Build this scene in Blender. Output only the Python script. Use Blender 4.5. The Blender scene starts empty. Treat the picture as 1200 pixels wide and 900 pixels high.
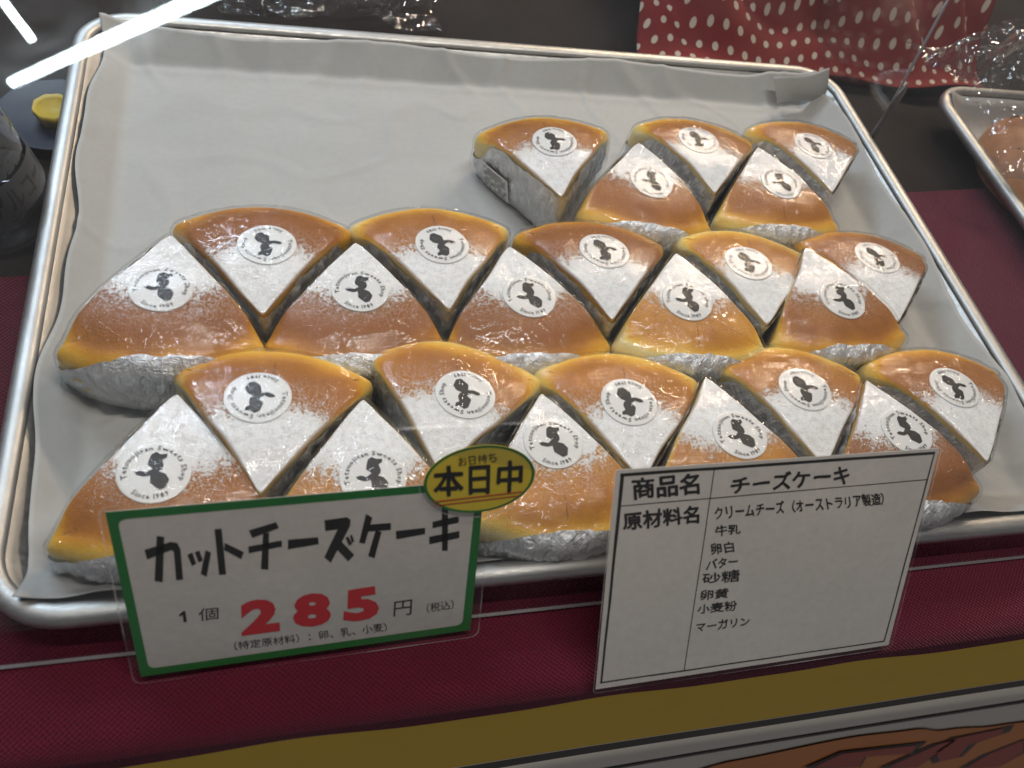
import bpy, bmesh, math, random
from mathutils import Vector, Matrix, noise
random.seed(7)
SC = bpy.context.scene
COL = SC.collection
R_ = math.radians
# ------------------------------------------------------------------ camera
cd = bpy.data.cameras.new('camera'); cam = bpy.data.objects.new('camera', cd); COL.objects.link(cam); SC.camera = cam
cd.sensor_width = 36; cd.lens = 29.24; cd.clip_start = .01; cd.clip_end = 60
cam.matrix_world = Matrix(((0.96395559, 0.03179781, -0.26415624, 0.12821759),
                           (-0.1757194, 0.82158094, -0.54233518, -0.13913013),
                           (0.19978066, 0.5692044, 0.79755503, 0.42013253 - .025),
                           (0, 0, 0, 1)))
CAMZ = 0.39513253
cam.matrix_world[2][3] = CAMZ
cd.dof.use_dof = True; cd.dof.focus_distance = .50; cd.dof.aperture_fstop = 11
# ------------------------------------------------------------------ world and lamps
W = bpy.data.worlds.new('World'); SC.world = W; W.use_nodes = True
W.node_tree.nodes['Background'].inputs[0].default_value = (.72, .72, .74, 1)
W.node_tree.nodes['Background'].inputs[1].default_value = .12
SC.view_settings.view_transform = 'Standard'; SC.view_settings.look = 'None'
SC.view_settings.exposure = .42; SC.view_settings.gamma = 1
SC.cycles.max_bounces = 10; SC.cycles.transparent_max_bounces = 24; SC.cycles.glossy_bounces = 4
SC.cycles.transmission_bounces = 8; SC.cycles.diffuse_bounces = 3; SC.cycles.caustics_reflective = False
SC.cycles.sample_clamp_indirect = 4
def area(name, loc, target, sx, sy, power, color):
    l = bpy.data.lights.new(name, 'AREA'); l.shape = 'RECTANGLE'; l.size = sx; l.size_y = sy; l.energy = power; l.color = color
    o = bpy.data.objects.new(name, l); COL.objects.link(o); o.location = loc
    o.rotation_euler = (Vector(target) - Vector(loc)).to_track_quat('-Z', 'Y').to_euler()
    return o
area('ceiling_tube_cool', (-.35, 1.30, 1.15), (.1, .15, 0), .9, .035, 10.5, (.70, .85, 1.0))
area('ceiling_tube_warm', (1.15, 1.30, 1.0), (.5, .15, 0), .8, .035, 12.5, (1.0, .77, .54))
area('ceiling_tube_front', (.28, .07, 1.30), (.28, .08, 0), .9, .03, 7.5, (1.0, .93, .83))

# ------------------------------------------------------------------ node helpers
def mat(name):
    m = bpy.data.materials.new(name); m.use_nodes = True
    nt = m.node_tree; nt.nodes.clear()
    out = nt.nodes.new('ShaderNodeOutputMaterial')
    return m, nt, out
def N(nt, t, **kw):
    n = nt.nodes.new(t)
    for k, v in kw.items():
        if k.startswith('_'): n.inputs[k[1:].replace('_', ' ')].default_value = v
        else: setattr(n, k, v)
    return n
def lk(nt, a, b): nt.links.new(a, b)
def math_(nt, op, a, b=None, c=None, clamp=False):
    n = nt.nodes.new('ShaderNodeMath'); n.operation = op; n.use_clamp = clamp
    for i, v in enumerate((a, b, c)):
        if v is None: continue
        if isinstance(v, (int, float)): n.inputs[i].default_value = v
        else: nt.links.new(v, n.inputs[i])
    return n.outputs[0]
def mapr(nt, v, a, b, c=0., d=1., smooth=True):
    n = nt.nodes.new('ShaderNodeMapRange'); n.interpolation_type = 'SMOOTHSTEP' if smooth else 'LINEAR'
    nt.links.new(v, n.inputs['Value'])
    for k, x in zip(('From Min', 'From Max', 'To Min', 'To Max'), (a, b, c, d)): n.inputs[k].default_value = x
    return n.outputs['Result']
def mixc(nt, f, a, b):
    n = nt.nodes.new('ShaderNodeMix'); n.data_type = 'RGBA'
    if isinstance(f, (int, float)): n.inputs[0].default_value = f
    else: nt.links.new(f, n.inputs[0])
    for i, v in ((6, a), (7, b)):
        if isinstance(v, tuple): n.inputs[i].default_value = (*v, 1)
        else: nt.links.new(v, n.inputs[i])
    return n.outputs[2]
def noise_(nt, vec, scale, detail=3, rough=.55, dist=0):
    n = nt.nodes.new('ShaderNodeTexNoise'); n.inputs['Scale'].default_value = scale; n.inputs['Detail'].default_value = detail
    n.inputs['Roughness'].default_value = rough; n.inputs['Distortion'].default_value = dist
    if vec is not None: nt.links.new(vec, n.inputs['Vector'])
    return n.outputs[0]
def bump(nt, h, strength, dist, normal=None):
    n = nt.nodes.new('ShaderNodeBump'); n.inputs['Strength'].default_value = strength; n.inputs['Distance'].default_value = dist
    nt.links.new(h, n.inputs['Height'])
    if normal is not None: nt.links.new(normal, n.inputs['Normal'])
    return n.outputs[0]
def objvec(nt, rnd=False):
    tc = nt.nodes.new('ShaderNodeTexCoord'); v = tc.outputs['Object']
    if rnd:
        oi = nt.nodes.new('ShaderNodeObjectInfo')
        a = nt.nodes.new('ShaderNodeVectorMath'); a.operation = 'ADD'
        m = math_(nt, 'MULTIPLY', oi.outputs['Random'], 7.3)
        nt.links.new(v, a.inputs[0]); nt.links.new(m, a.inputs[1]); return a.outputs[0], oi.outputs['Random'], v
    return v
def simple(name, col, rough=.6, metal=0, nscale=None, namt=.1, bscale=None, bdist=.0003, bstr=.5, spec=.5):
    m, nt, out = mat(name); p = nt.nodes.new('ShaderNodeBsdfPrincipled'); v = objvec(nt)
    p.inputs['Roughness'].default_value = rough; p.inputs['Metallic'].default_value = metal
    p.inputs['Specular IOR Level'].default_value = spec
    if nscale:
        c = mixc(nt, noise_(nt, v, nscale, 4), tuple(x * (1 - namt) for x in col), tuple(min(1, x * (1 + namt)) for x in col))
        lk(nt, c, p.inputs['Base Color'])
    else: p.inputs['Base Color'].default_value = (*col, 1)
    if bscale: lk(nt, bump(nt, noise_(nt, v, bscale, 4), bstr, bdist), p.inputs['Normal'])
    lk(nt, p.outputs[0], out.inputs[0]); return m
def clear(name, tint=(1, 1, 1), rough=.05, wr_scale=60, wr_dist=.004, ior=1.45, haze=0., haze_col=(.8, .8, .8), stretch=None, bstr=1., extra=1., smudge=0., crease=0., det=3):
    """thin clear plastic: see-through with Fresnel gloss, wrinkle relief and a little surface haze"""
    m, nt, out = mat(name); v, r, v0 = objvec(nt, True)
    if stretch:
        mp = nt.nodes.new('ShaderNodeMapping'); mp.inputs['Scale'].default_value = stretch; lk(nt, v, mp.inputs[0]); v = mp.outputs[0]
    nrm = None
    if wr_dist:
        h1 = noise_(nt, v, wr_scale, det, .5, 1.2); h2 = noise_(nt, v, wr_scale * (3.7 if det > 1 else 1.9), det - 1, .5, 1.)
        rid = math_(nt, 'ABSOLUTE', math_(nt, 'SUBTRACT', h1, .5))
        h = math_(nt, 'ADD', math_(nt, 'MULTIPLY', rid, -1.4), math_(nt, 'MULTIPLY', h2, .35))
        nrm = bump(nt, h, bstr, wr_dist)
        if crease:
            dv_ = nt.nodes.new('ShaderNodeVectorMath'); dv_.operation = 'ADD'; nn_ = nt.nodes.new('ShaderNodeTexNoise'); nn_.inputs['Scale'].default_value = 70
            lk(nt, v, nn_.inputs['Vector']); sc_ = nt.nodes.new('ShaderNodeVectorMath'); sc_.operation = 'SCALE'; sc_.inputs['Scale'].default_value = .02
            lk(nt, nn_.outputs['Color'], sc_.inputs[0]); lk(nt, v, dv_.inputs[0]); lk(nt, sc_.outputs[0], dv_.inputs[1])
            vo = nt.nodes.new('ShaderNodeTexVoronoi'); vo.feature = 'DISTANCE_TO_EDGE'; vo.inputs['Scale'].default_value = 62; lk(nt, dv_.outputs[0], vo.inputs['Vector'])
            cr_ = mapr(nt, vo.outputs['Distance'], 0, .07, 1, 0)
            cr_ = math_(nt, 'MULTIPLY', cr_, mapr(nt, noise_(nt, v, 40, 2), .45, .6))
            nrm = bump(nt, cr_, 1., crease, nrm)
    t = nt.nodes.new('ShaderNodeBsdfTransparent'); t.inputs[0].default_value = (*tint, 1)
    g = nt.nodes.new('ShaderNodeBsdfGlossy'); g.inputs['Roughness'].default_value = rough
    f = nt.nodes.new('ShaderNodeFresnel'); ge = nt.nodes.new('ShaderNodeNewGeometry')
    lk(nt, mapr(nt, ge.outputs['Backfacing'], 0, 1, ior, 1 / ior, False), f.inputs['IOR'])
    if nrm is not None: lk(nt, nrm, g.inputs['Normal'])
    fac = math_(nt, 'MULTIPLY', f.outputs[0], extra, clamp=True)
    mx = nt.nodes.new('ShaderNodeMixShader'); lk(nt, fac, mx.inputs[0]); lk(nt, t.outputs[0], mx.inputs[1]); lk(nt, g.outputs[0], mx.inputs[2])
    res = mx.outputs[0]
    if smudge:
        g2 = nt.nodes.new('ShaderNodeBsdfGlossy'); g2.inputs['Roughness'].default_value = .14
        sm = math_(nt, 'MULTIPLY', mapr(nt, noise_(nt, v0, 9, 5, .65, 1.), .4, .7), smudge)
        m3 = nt.nodes.new('ShaderNodeMixShader'); lk(nt, sm, m3.inputs[0]); lk(nt, res, m3.inputs[1]); lk(nt, g2.outputs[0], m3.inputs[2]); res = m3.outputs[0]
    if haze:
        d = nt.nodes.new('ShaderNodeBsdfDiffuse'); d.inputs[0].default_value = (*haze_col, 1)
        hz = math_(nt, 'MULTIPLY', mapr(nt, noise_(nt, v0, 14, 4, .6, .6), .35, .75), haze)
        m2 = nt.nodes.new('ShaderNodeMixShader'); lk(nt, hz, m2.inputs[0]); lk(nt, res, m2.inputs[1]); lk(nt, d.outputs[0], m2.inputs[2]); res = m2.outputs[0]
    lk(nt, res, out.inputs[0]); return m

# ------------------------------------------------------------------ object helpers
def new(name, verts, faces, m, parent=None, smooth=True, mats=None, attrs=None):
    me = bpy.data.meshes.new(name); me.from_pydata([tuple(v) for v in verts], [], faces)
    me.validate(clean_customdata=False)
    if smooth:
        me.polygons.foreach_set('use_smooth', [True] * len(me.polygons))
    if attrs:
        for k, vals in attrs.items():
            a = me.attributes.new(k, 'FLOAT', 'POINT'); a.data.foreach_set('value', vals)
    o = bpy.data.objects.new(name, me); COL.objects.link(o)
    if m: me.materials.append(m)
    if parent is not None: o.parent = parent
    me.update(); return o
def empty(name, loc=(0, 0, 0), rot=None):
    o = bpy.data.objects.new(name, None); COL.objects.link(o); o.location = loc; o.empty_display_size = .01
    if rot is not None: o.rotation_euler = rot
    return o
def tag(o, label, cat, group=None):
    o['label'] = label; o['category'] = cat
    if group: o['group'] = group
    return o
def struct(o, kind='structure'): o['kind'] = kind; return o
def grid(name, fx, nu, nv, m, parent=None, attrs=None, close_u=False, uv=False):
    vs = [fx(i / (nu if close_u else nu - 1), j / (nv - 1)) for j in range(nv) for i in range(nu)]
    fs = []
    for j in range(nv - 1):
        for i in range(nu if close_u else nu - 1):
            k = (i + 1) % nu
            fs.append((j * nu + i, j * nu + k, (j + 1) * nu + k, (j + 1) * nu + i))
    o = new(name, vs, fs, m, parent, attrs=attrs)
    if uv:
        ul = o.data.uv_layers.new(name='UVMap')
        for p in o.data.polygons:
            for li, vi in zip(p.loop_indices, p.vertices):
                ul.data[li].uv = ((vi % nu) / (nu - 1), (vi // nu) / (nv - 1))
    return o
def tube(name, pts, r, m, parent=None, closed=False, seg=8):
    n = len(pts); vs = []; fs = []
    for i, p in enumerate(pts):
        p = Vector(p)
        a = Vector(pts[(i - 1) % n]) if (closed or i > 0) else p; b = Vector(pts[(i + 1) % n]) if (closed or i < n - 1) else p
        t = (b - a).normalized(); up = Vector((0, 0, 1)) if abs(t.z) < .9 else Vector((0, 1, 0))
        s = t.cross(up).normalized(); q = s.cross(t)
        rr = r(i / (n - 1)) if callable(r) else r
        for k in range(seg):
            w = 2 * math.pi * k / seg; vs.append(p + s * math.cos(w) * rr + q * math.sin(w) * rr)
    for i in range(n if closed else n - 1):
        j = (i + 1) % n
        for k in range(seg): fs.append((i * seg + k, i * seg + (k + 1) % seg, j * seg + (k + 1) % seg, j * seg + k))
    if not closed: fs.append(tuple(range(seg - 1, -1, -1))); fs.append(tuple((n - 1) * seg + k for k in range(seg)))
    return new(name, vs, fs, m, parent)
def solidify(o, t, offset=0):
    md = o.modifiers.new('s', 'SOLIDIFY'); md.thickness = t; md.offset = offset; return o
def ss(a, b, x): x = max(0, min(1, (x - a) / (b - a))); return x * x * (3 - 2 * x)
def nz(x, y, z, s): return noise.noise(Vector((x * s, y * s, z * s)))
_tc = {}
def text2d(s, bold=0., res=3):
    """glyph outline mesh of a string, normalised to its ink box: verts 0..1, aspect, faces"""
    key = (s, bold, res)
    if key in _tc: return _tc[key]
    c = bpy.data.curves.new('t', 'FONT'); c.body = s; c.size = 1; c.resolution_u = res; c.offset = bold; c.fill_mode = 'FRONT'
    o = bpy.data.objects.new('t', c); COL.objects.link(o)
    dg = bpy.context.evaluated_depsgraph_get(); me = bpy.data.meshes.new_from_object(o.evaluated_get(dg))
    vs = [(v.co.x, v.co.y) for v in me.vertices]; fs = [tuple(p.vertices) for p in me.polygons]
    bpy.data.objects.remove(o); bpy.data.curves.remove(c); bpy.data.meshes.remove(me)
    x0 = min(v[0] for v in vs); x1 = max(v[0] for v in vs); y0 = min(v[1] for v in vs); y1 = max(v[1] for v in vs)
    if y1 - y0 < 1e-4: y1 = y0 + 1e-4
    _tc[key] = ([((x - x0) / (x1 - x0), (y - y0) / (y1 - y0)) for x, y in vs], fs, (x0, x1, y0, y1)); return _tc[key]
def quadtext(name, s, quad, z, m, parent, bold=0., wob=0.):
    """string set into a quad (TL, TR, BR, BL in mm) on its card"""
    cjk = any(ord(ch) > 0x3000 for ch in s); multi = bold > .02 and cjk; b2 = bold; bold = 0. if cjk else bold
    vs, fs, _ = text2d(s, bold); TL, TR, BR, BL = [Vector((q[0], q[1])) * .001 for q in quad]; out = []
    for u, v in vs:
        p = (BL * (1 - u) + BR * u) * (1 - v) + (TL * (1 - u) + TR * u) * v
        if wob:
            p += Vector((nz(p.x, p.y, 1, 170), nz(p.x, p.y, 9, 170))) * wob * .001
        out.append((p.x, p.y, z))
    if multi:
        d = (TL - BL).length * b2 * .8; base = out; bf = fs; out = []; fs = []
        for k in range(8):
            b = len(out); a = k * math.pi / 4
            out += [(x + d * math.cos(a), y + d * math.sin(a), z_ + k * 6e-6) for x, y, z_ in base]; fs += [tuple(b + i for i in f) for f in bf]
    return new(name, out, fs, m, parent, smooth=False)

# ------------------------------------------------------------------ materials
def m_cloth(name, c1, c2, sc=840, sheen=.3):
    m, nt, out = mat(name); p = nt.nodes.new('ShaderNodeBsdfPrincipled'); v = objvec(nt)
    sx = nt.nodes.new('ShaderNodeSeparateXYZ'); lk(nt, v, sx.inputs[0])
    dn = noise_(nt, v, 60, 3); w = math_(nt, 'MULTIPLY', dn, 6.)
    a = math_(nt, 'SINE', math_(nt, 'ADD', math_(nt, 'MULTIPLY', sx.outputs[0], sc * 2.9), w))
    b = math_(nt, 'SINE', math_(nt, 'ADD', math_(nt, 'MULTIPLY', math_(nt, 'ADD', sx.outputs[1], sx.outputs[2]), sc * 2.9), w))
    h = math_(nt, 'MULTIPLY', a, b)
    h = math_(nt, 'ADD', h, math_(nt, 'MULTIPLY', noise_(nt, v, 700, 3), 1.8))
    f = math_(nt, 'ADD', mapr(nt, h, -.8, 1.4, 0, .75), math_(nt, 'MULTIPLY', noise_(nt, v, 25, 4), .3), clamp=True)
    lk(nt, mixc(nt, f, c1, c2), p.inputs['Base Color']); p.inputs['Roughness'].default_value = .9
    p.inputs['Sheen Weight'].default_value = sheen; p.inputs['Specular IOR Level'].default_value = .2
    p.inputs['Sheen Tint'].default_value = (.9, .4, .5, 1)
    lk(nt, bump(nt, h, .8, .0005), p.inputs['Normal']); lk(nt, p.outputs[0], out.inputs[0]); return m
M_CLOTH = m_cloth('maroon_woven_cloth', (.020, .001, .004), (.105, .0055, .022))
def m_metal():
    m, nt, out = mat('brushed_aluminium'); p = nt.nodes.new('ShaderNodeBsdfPrincipled'); v = objvec(nt)
    p.inputs['Metallic'].default_value = 1
    mp = nt.nodes.new('ShaderNodeMapping'); mp.inputs['Scale'].default_value = (1, 12, 1); lk(nt, v, mp.inputs[0])
    n1 = noise_(nt, v, 50, 5); n2 = noise_(nt, mp.outputs[0], 220, 4)
    lk(nt, mixc(nt, n1, (.42, .42, .41), (.68, .67, .65)), p.inputs['Base Color'])
    lk(nt, mapr(nt, n2, .2, .8, .34, .62), p.inputs['Roughness'])
    lk(nt, bump(nt, n2, .35, .0003), p.inputs['Normal']); lk(nt, p.outputs[0], out.inputs[0]); return m
M_METAL = m_metal()
def m_paper(name, c, trans=.25, mott=.06, bs=.25):
    m, nt, out = mat(name); v = objvec(nt)
    n1 = noise_(nt, v, 220, 5, .7); n2 = noise_(nt, v, 18, 3)
    col = mixc(nt, math_(nt, 'ADD', math_(nt, 'MULTIPLY', n1, .6), math_(nt, 'MULTIPLY', n2, .4)), tuple(x * (1 - mott * 2) for x in c), tuple(min(1, x * (1 + mott)) for x in c))
    p = nt.nodes.new('ShaderNodeBsdfPrincipled'); p.inputs['Roughness'].default_value = .62; p.inputs['Specular IOR Level'].default_value = .35
    lk(nt, col, p.inputs['Base Color']); lk(nt, bump(nt, math_(nt, 'ADD', n1, math_(nt, 'MULTIPLY', n2, 5)), bs, .0006), p.inputs['Normal'])
    t = nt.nodes.new('ShaderNodeBsdfTranslucent'); lk(nt, col, t.inputs[0])
    mx = nt.nodes.new('ShaderNodeMixShader'); mx.inputs[0].default_value = trans
    lk(nt, p.outputs[0], mx.inputs[1]); lk(nt, t.outputs[0], mx.inputs[2]); lk(nt, mx.outputs[0], out.inputs[0]); return m
M_PAPER = m_paper('baking_paper', (.52, .52, .51), .12, .10)
M_CARD = m_paper('card_paper', (.74, .72, .70), .38, .14)
M_INK = simple('black_print', (.012, .012, .012), .45)
M_GREEN = simple('green_print', (.012, .15, .03), .5, nscale=200, namt=.15)
M_RED = simple('red_print', (.50, .02, .028), .5, nscale=300, namt=.12)
M_YEL = simple('yellow_print', (.62, .47, .035), .5, nscale=160, namt=.08)
M_LEDGE = clear('laminate_edge_film', rough=.2, wr_dist=0, haze=.55, haze_col=(.8, .8, .8))
M_LAM = clear('laminate_film', rough=.12, wr_dist=.0004, wr_scale=25, haze=.02, extra=.9)
M_STICK = simple('white_sticker', (.84, .83, .82), .35, nscale=900, namt=.03)
M_GREY = simple('grey_print', (.03, .028, .028), .5, nscale=1500, namt=.5)

def m_cake():
    m, nt, out = mat('baked_cheesecake'); v, rnd, v0 = objvec(nt, True)
    def attr(n): a = nt.nodes.new('ShaderNodeAttribute'); a.attribute_name = n; return a.outputs['Fac']
    tone, rad, top = attr('tone'), attr('rad'), attr('top')
    n_big = noise_(nt, v, 45, 4); n_f = noise_(nt, v, 1050, 3, .7); n_m = noise_(nt, v, 260, 4, .65)
    t = math_(nt, 'ADD', tone, math_(nt, 'MULTIPLY', math_(nt, 'SUBTRACT', n_big, .5), .5))
    t = math_(nt, 'ADD', t, math_(nt, 'MULTIPLY', math_(nt, 'SUBTRACT', n_f, .5), .22))
    t = math_(nt, 'ADD', t, math_(nt, 'MULTIPLY', math_(nt, 'SUBTRACT', rnd, .5), .58))
    cr = nt.nodes.new('ShaderNodeValToRGB'); el = cr.color_ramp.elements
    pts = [(0, (.31, .098, .005)), (.3, (.48, .175, .008)), (.52, (.72, .32, .014)), (.72, (.90, .50, .05)), (.88, (.93, .66, .17)), (1., (.93, .76, .36))]
    el[0].position = 0; el[0].color = (*pts[0][1], 1); el[1].position = 1; el[1].color = (*pts[-1][1], 1)
    for q, c in pts[1:-1]: e = el.new(q); e.color = (*c, 1)
    lk(nt, t, cr.inputs[0])
    # short split in the crust of some slices
    sx = nt.nodes.new('ShaderNodeSeparateXYZ'); lk(nt, v0, sx.inputs[0])
    cx = math_(nt, 'ABSOLUTE', math_(nt, 'ADD', sx.outputs[0], math_(nt, 'MULTIPLY', math_(nt, 'SUBTRACT', n_m, .5), .0012)))
    crk = math_(nt, 'MULTIPLY', math_(nt, 'SUBTRACT', 1., mapr(nt, cx, .0001, .0004)), math_(nt, 'MULTIPLY', mapr(nt, rad, .69, .72), math_(nt, 'SUBTRACT', 1, mapr(nt, rad, .82, .88))))
    crk = math_(nt, 'MULTIPLY', crk, math_(nt, 'GREATER_THAN', rnd, .45))
    c1 = mixc(nt, math_(nt, 'MULTIPLY', crk, .75), cr.outputs[0], (.10, .03, .008))
    # icing sugar on the point of the slice, its edge breaking up into grains
    gr = math_(nt, 'ADD', math_(nt, 'MULTIPLY', math_(nt, 'SUBTRACT', n_f, .5), .52), math_(nt, 'MULTIPLY', math_(nt, 'SUBTRACT', n_m, .5), .36))
    gr = math_(nt, 'ADD', gr, math_(nt, 'MULTIPLY', math_(nt, 'SUBTRACT', n_big, .5), .16))
    rr = math_(nt, 'ADD', rad, gr)
    pw = math_(nt, 'SUBTRACT', 1., mapr(nt, rr, .52, .58))
    n_d = noise_(nt, v, 1900, 2, .5); dust = math_(nt, 'MULTIPLY', mapr(nt, n_d, .57, .64), math_(nt, 'SUBTRACT', 1, mapr(nt, rad, .55, .84)))
    pw = math_(nt, 'MULTIPLY', math_(nt, 'MAXIMUM', pw, math_(nt, 'MULTIPLY', dust, .85)), top)
    c2 = mixc(nt, pw, c1, mixc(nt, mapr(nt, math_(nt, 'ADD', math_(nt, 'MULTIPLY', n_f, .5), math_(nt, 'MULTIPLY', n_m, .5)), .36, .58), (.74, .73, .72), (.95, .95, .96)))
    p = nt.nodes.new('ShaderNodeBsdfPrincipled'); lk(nt, c2, p.inputs['Base Color']); lk(nt, mapr(nt, pw, 0, .8, .36, .02), p.inputs['Coat Weight'])
    p.inputs['Subsurface Weight'].default_value = .12; p.inputs['Subsurface Radius'].default_value = (.004, .002, .001); p.inputs['Subsurface Scale'].default_value = 1.
    lk(nt, mapr(nt, pw, 0, 1, .6, .95), p.inputs['Roughness'])
    p.inputs['Coat Roughness'].default_value = .05; p.inputs['Coat IOR'].default_value = 1.5
    lk(nt, bump(nt, math_(nt, 'ADD', noise_(nt, v, 620, 2, .6), math_(nt, 'MULTIPLY', n_m, .8)), 1., .0005), p.inputs['Coat Normal'])
    hh = math_(nt, 'ADD', math_(nt, 'MULTIPLY', n_m, 1.2), math_(nt, 'ADD', n_f, math_(nt, 'MULTIPLY', pw, 1.6)))
    lk(nt, bump(nt, hh, .6, .0005), p.inputs['Normal']); lk(nt, p.outputs[0], out.inputs[0]); return m
M_CAKE = m_cake()
def m_foil():
    m, nt, out = mat('crinkled_foil'); v, rnd, v0 = objvec(nt, True); p = nt.nodes.new('ShaderNodeBsdfPrincipled')
    mp = nt.nodes.new('ShaderNodeMapping'); mp.inputs['Scale'].default_value = (1, 1, .35); lk(nt, v, mp.inputs[0])
    vo = nt.nodes.new('ShaderNodeTexVoronoi'); vo.feature = 'F1'; vo.inputs['Scale'].default_value = 170; lk(nt, mp.outputs[0], vo.inputs['Vector'])
    n1 = noise_(nt, mp.outputs[0], 150, 4, .6, 1.5)
    h = math_(nt, 'ADD', vo.outputs['Distance'], math_(nt, 'MULTIPLY', math_(nt, 'ABSOLUTE', math_(nt, 'SUBTRACT', n1, .5)), -2.))
    p.inputs['Metallic'].default_value = .5; lk(nt, mixc(nt, n1, (.80, .82, .85), (.98, .98, .99)), p.inputs['Base Color'])
    p.inputs['Roughness'].default_value = .34
    lk(nt, bump(nt, h, .8, .0026), p.inputs['Normal']); lk(nt, p.outputs[0], out.inputs[0]); return m
M_FOIL = m_foil()
M_WRAP = clear('cling_film', rough=.018, wr_scale=240, wr_dist=.00032, ior=1.45, extra=1.3, crease=.0006, det=1)
M_ACRYL = clear('clear_acrylic', tint=(.975, .98, .985), rough=.012, wr_dist=.00002, wr_scale=5, haze=.004, haze_col=(.75, .8, .85), ior=1.49, smudge=.02)
M_ACEDGE = simple('acrylic_edge', (.20, .19, .20), .2, spec=.8)
M_FROST = clear('milky_acrylic', tint=(.7, .68, .68), rough=.2, wr_dist=0, haze=1.7, haze_col=(.42, .39, .38))
M_BAG = clear('clear_bag_film', tint=(.93, .93, .93), rough=.05, wr_scale=45, wr_dist=.006, extra=3.5, haze=.03, det=1)

# ------------------------------------------------------------------ table, cloth, banner
M_TABLE = simple('dark_table_top', (.020, .015, .013), .8, spec=.15, nscale=14, namt=.5, bscale=90, bdist=.0004)
def table_f(u, v):
    return (-1.0 + u * 3.0, -.03 + v * 2.6, -.006)
struct(grid('table_top', table_f, 4, 4, M_TABLE))
def cloth_z(x, y):
    return .0006 * (nz(x, y, 0, 18) + 1) + .0009 * max(0, nz(x * .5, y, 3, 30))
def cloth_f(u, v):
    x = -.75 + u * 2.1 ; s = v * .57
    flat = .462; r = .008; ye = -.042; top = .215 + .012 * math.sin(x * 9) + .10 * ss(.55, .62, x)
    if s < flat:
        y = top + (ye - top) * s / flat
        return (x, y, cloth_z(x, y))
    q = s - flat; L = r * math.pi / 2
    if q < L:
        a = q / r; return (x, ye - r * math.sin(a), -r * (1 - math.cos(a)) + cloth_z(x, ye))
    q -= L; k = min(1, q / (.57 - flat - L)); h = .012 + .0016 * math.sin(x * 31) + .001 * math.sin(x * 83)
    return (x, ye - r - .0008 * math.sin(x * 40) * k, -r - k * h + cloth_z(x, ye) * (1 - k))
cl = grid('table_cloth', cloth_f, 260, 150, M_CLOTH)
tag(cl, 'maroon woven tablecloth spread under the trays and folded over the front table edge', 'tablecloth')
# printed banner hanging on the table front (flat print on a hanging sheet)
BY = -.0478
ban = empty('table_banner', (.3, BY, -.3)); tag(ban, 'paper banner on the table front with yellow band, white field and orange flame print', 'banner')
M_BY = simple('banner_yellow', (.85, .52, .012), .6, nscale=20, namt=.08); M_BW = simple('banner_white', (.74, .68, .60), .6, nscale=15, namt=.06)
M_BO = simple('banner_orange', (.72, .22, .03), .6, nscale=20, namt=.1); M_BR = simple('banner_red', (.42, .05, .025), .6); M_BK = simple('banner_line', (.035, .02, .012), .6)
def ban_sheet(name, x0, x1, ztop, zbot, m, off, n=60):
    def f(u, v):
        x = x0 + (x1 - x0) * u; zt = ztop(x) if callable(ztop) else ztop; zb = zbot(x) if callable(zbot) else zbot
        z = zt + (zb - zt) * v
        return (x - .3, off + .0012 * math.sin(x * 7 + z * 5), z + .3)
    return grid(name, f, n, 6, m, ban)
l1 = lambda x: -.162 - .003 * math.sin(x * 6) - .002 * math.sin(x * 17)
solidify(ban_sheet('sheet', -.7, 1.9, -.006, -1.6, M_BW, 0), .0006, 1)
ban_sheet('yellow_band', -.7, 1.9, -.0055, l1, M_BY, -.0007)
ban_sheet('dark_line', -.7, 1.9, l1, lambda x: l1(x) - .026, M_BK, -.0012)
ban_sheet('dark_line', -.7, 1.9, lambda x: -.268 - .004 * math.sin(x * 5 + 1), lambda x: -.279 - .004 * math.sin(x * 5 + 1), M_BK, -.0012)
def flame_top(x):
    pts = [(.31, -.75), (.40, -.50), (.50, -.345), (.61, -.317), (.68, -.33), (.75, -.37), (.836, -.40), (.9, -.41), (1.0, -.43), (1.3, -.5), (1.7, -.55)]
    for (a, b), (c, d) in zip(pts, pts[1:]):
        if x <= c: return b + (d - b) * ss(a, c, x)
    return -.7
ban_sheet('orange_flame', .31, 1.7, flame_top, -1.6, M_BO, -.0018, 120)
def flat_poly(name, pts, off, m, parent, closed_center=None):
    bm = bmesh.new(); vs = [bm.verts.new((x - .3, off, z + .3)) for x, z in pts]; f = bm.faces.new(vs)
    bmesh.ops.triangulate(bm, faces=[f]); bmesh.ops.recalc_face_normals(bm, faces=bm.faces)
    me = bpy.data.meshes.new(name); bm.to_mesh(me); bm.free(); me.materials.append(m)
    o = bpy.data.objects.new(name, me); COL.objects.link(o); o.parent = parent; return o
def letter(strokes):
    for st in strokes:
        n = len(st); big = []
        for k in range(n):
            a, p, b = Vector(st[k - 1]), Vector(st[k]), Vector(st[(k + 1) % n]); area_ = sum(st[q - 1][0] * st[q][1] - st[q][0] * st[q - 1][1] for q in range(n)); sg = 1 if area_ > 0 else -1
            d1 = (p - a).normalized(); d2 = (b - p).normalized(); nn = (Vector((d1.y, -d1.x)) + Vector((d2.y, -d2.x))) * sg
            big.append(tuple(p + nn.normalized() * .011))
        flat_poly('letter_outline', big, -.0030, M_BK, ban)
        flat_poly('letter_fill', st, -.0036, M_BR, ban)
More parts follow.
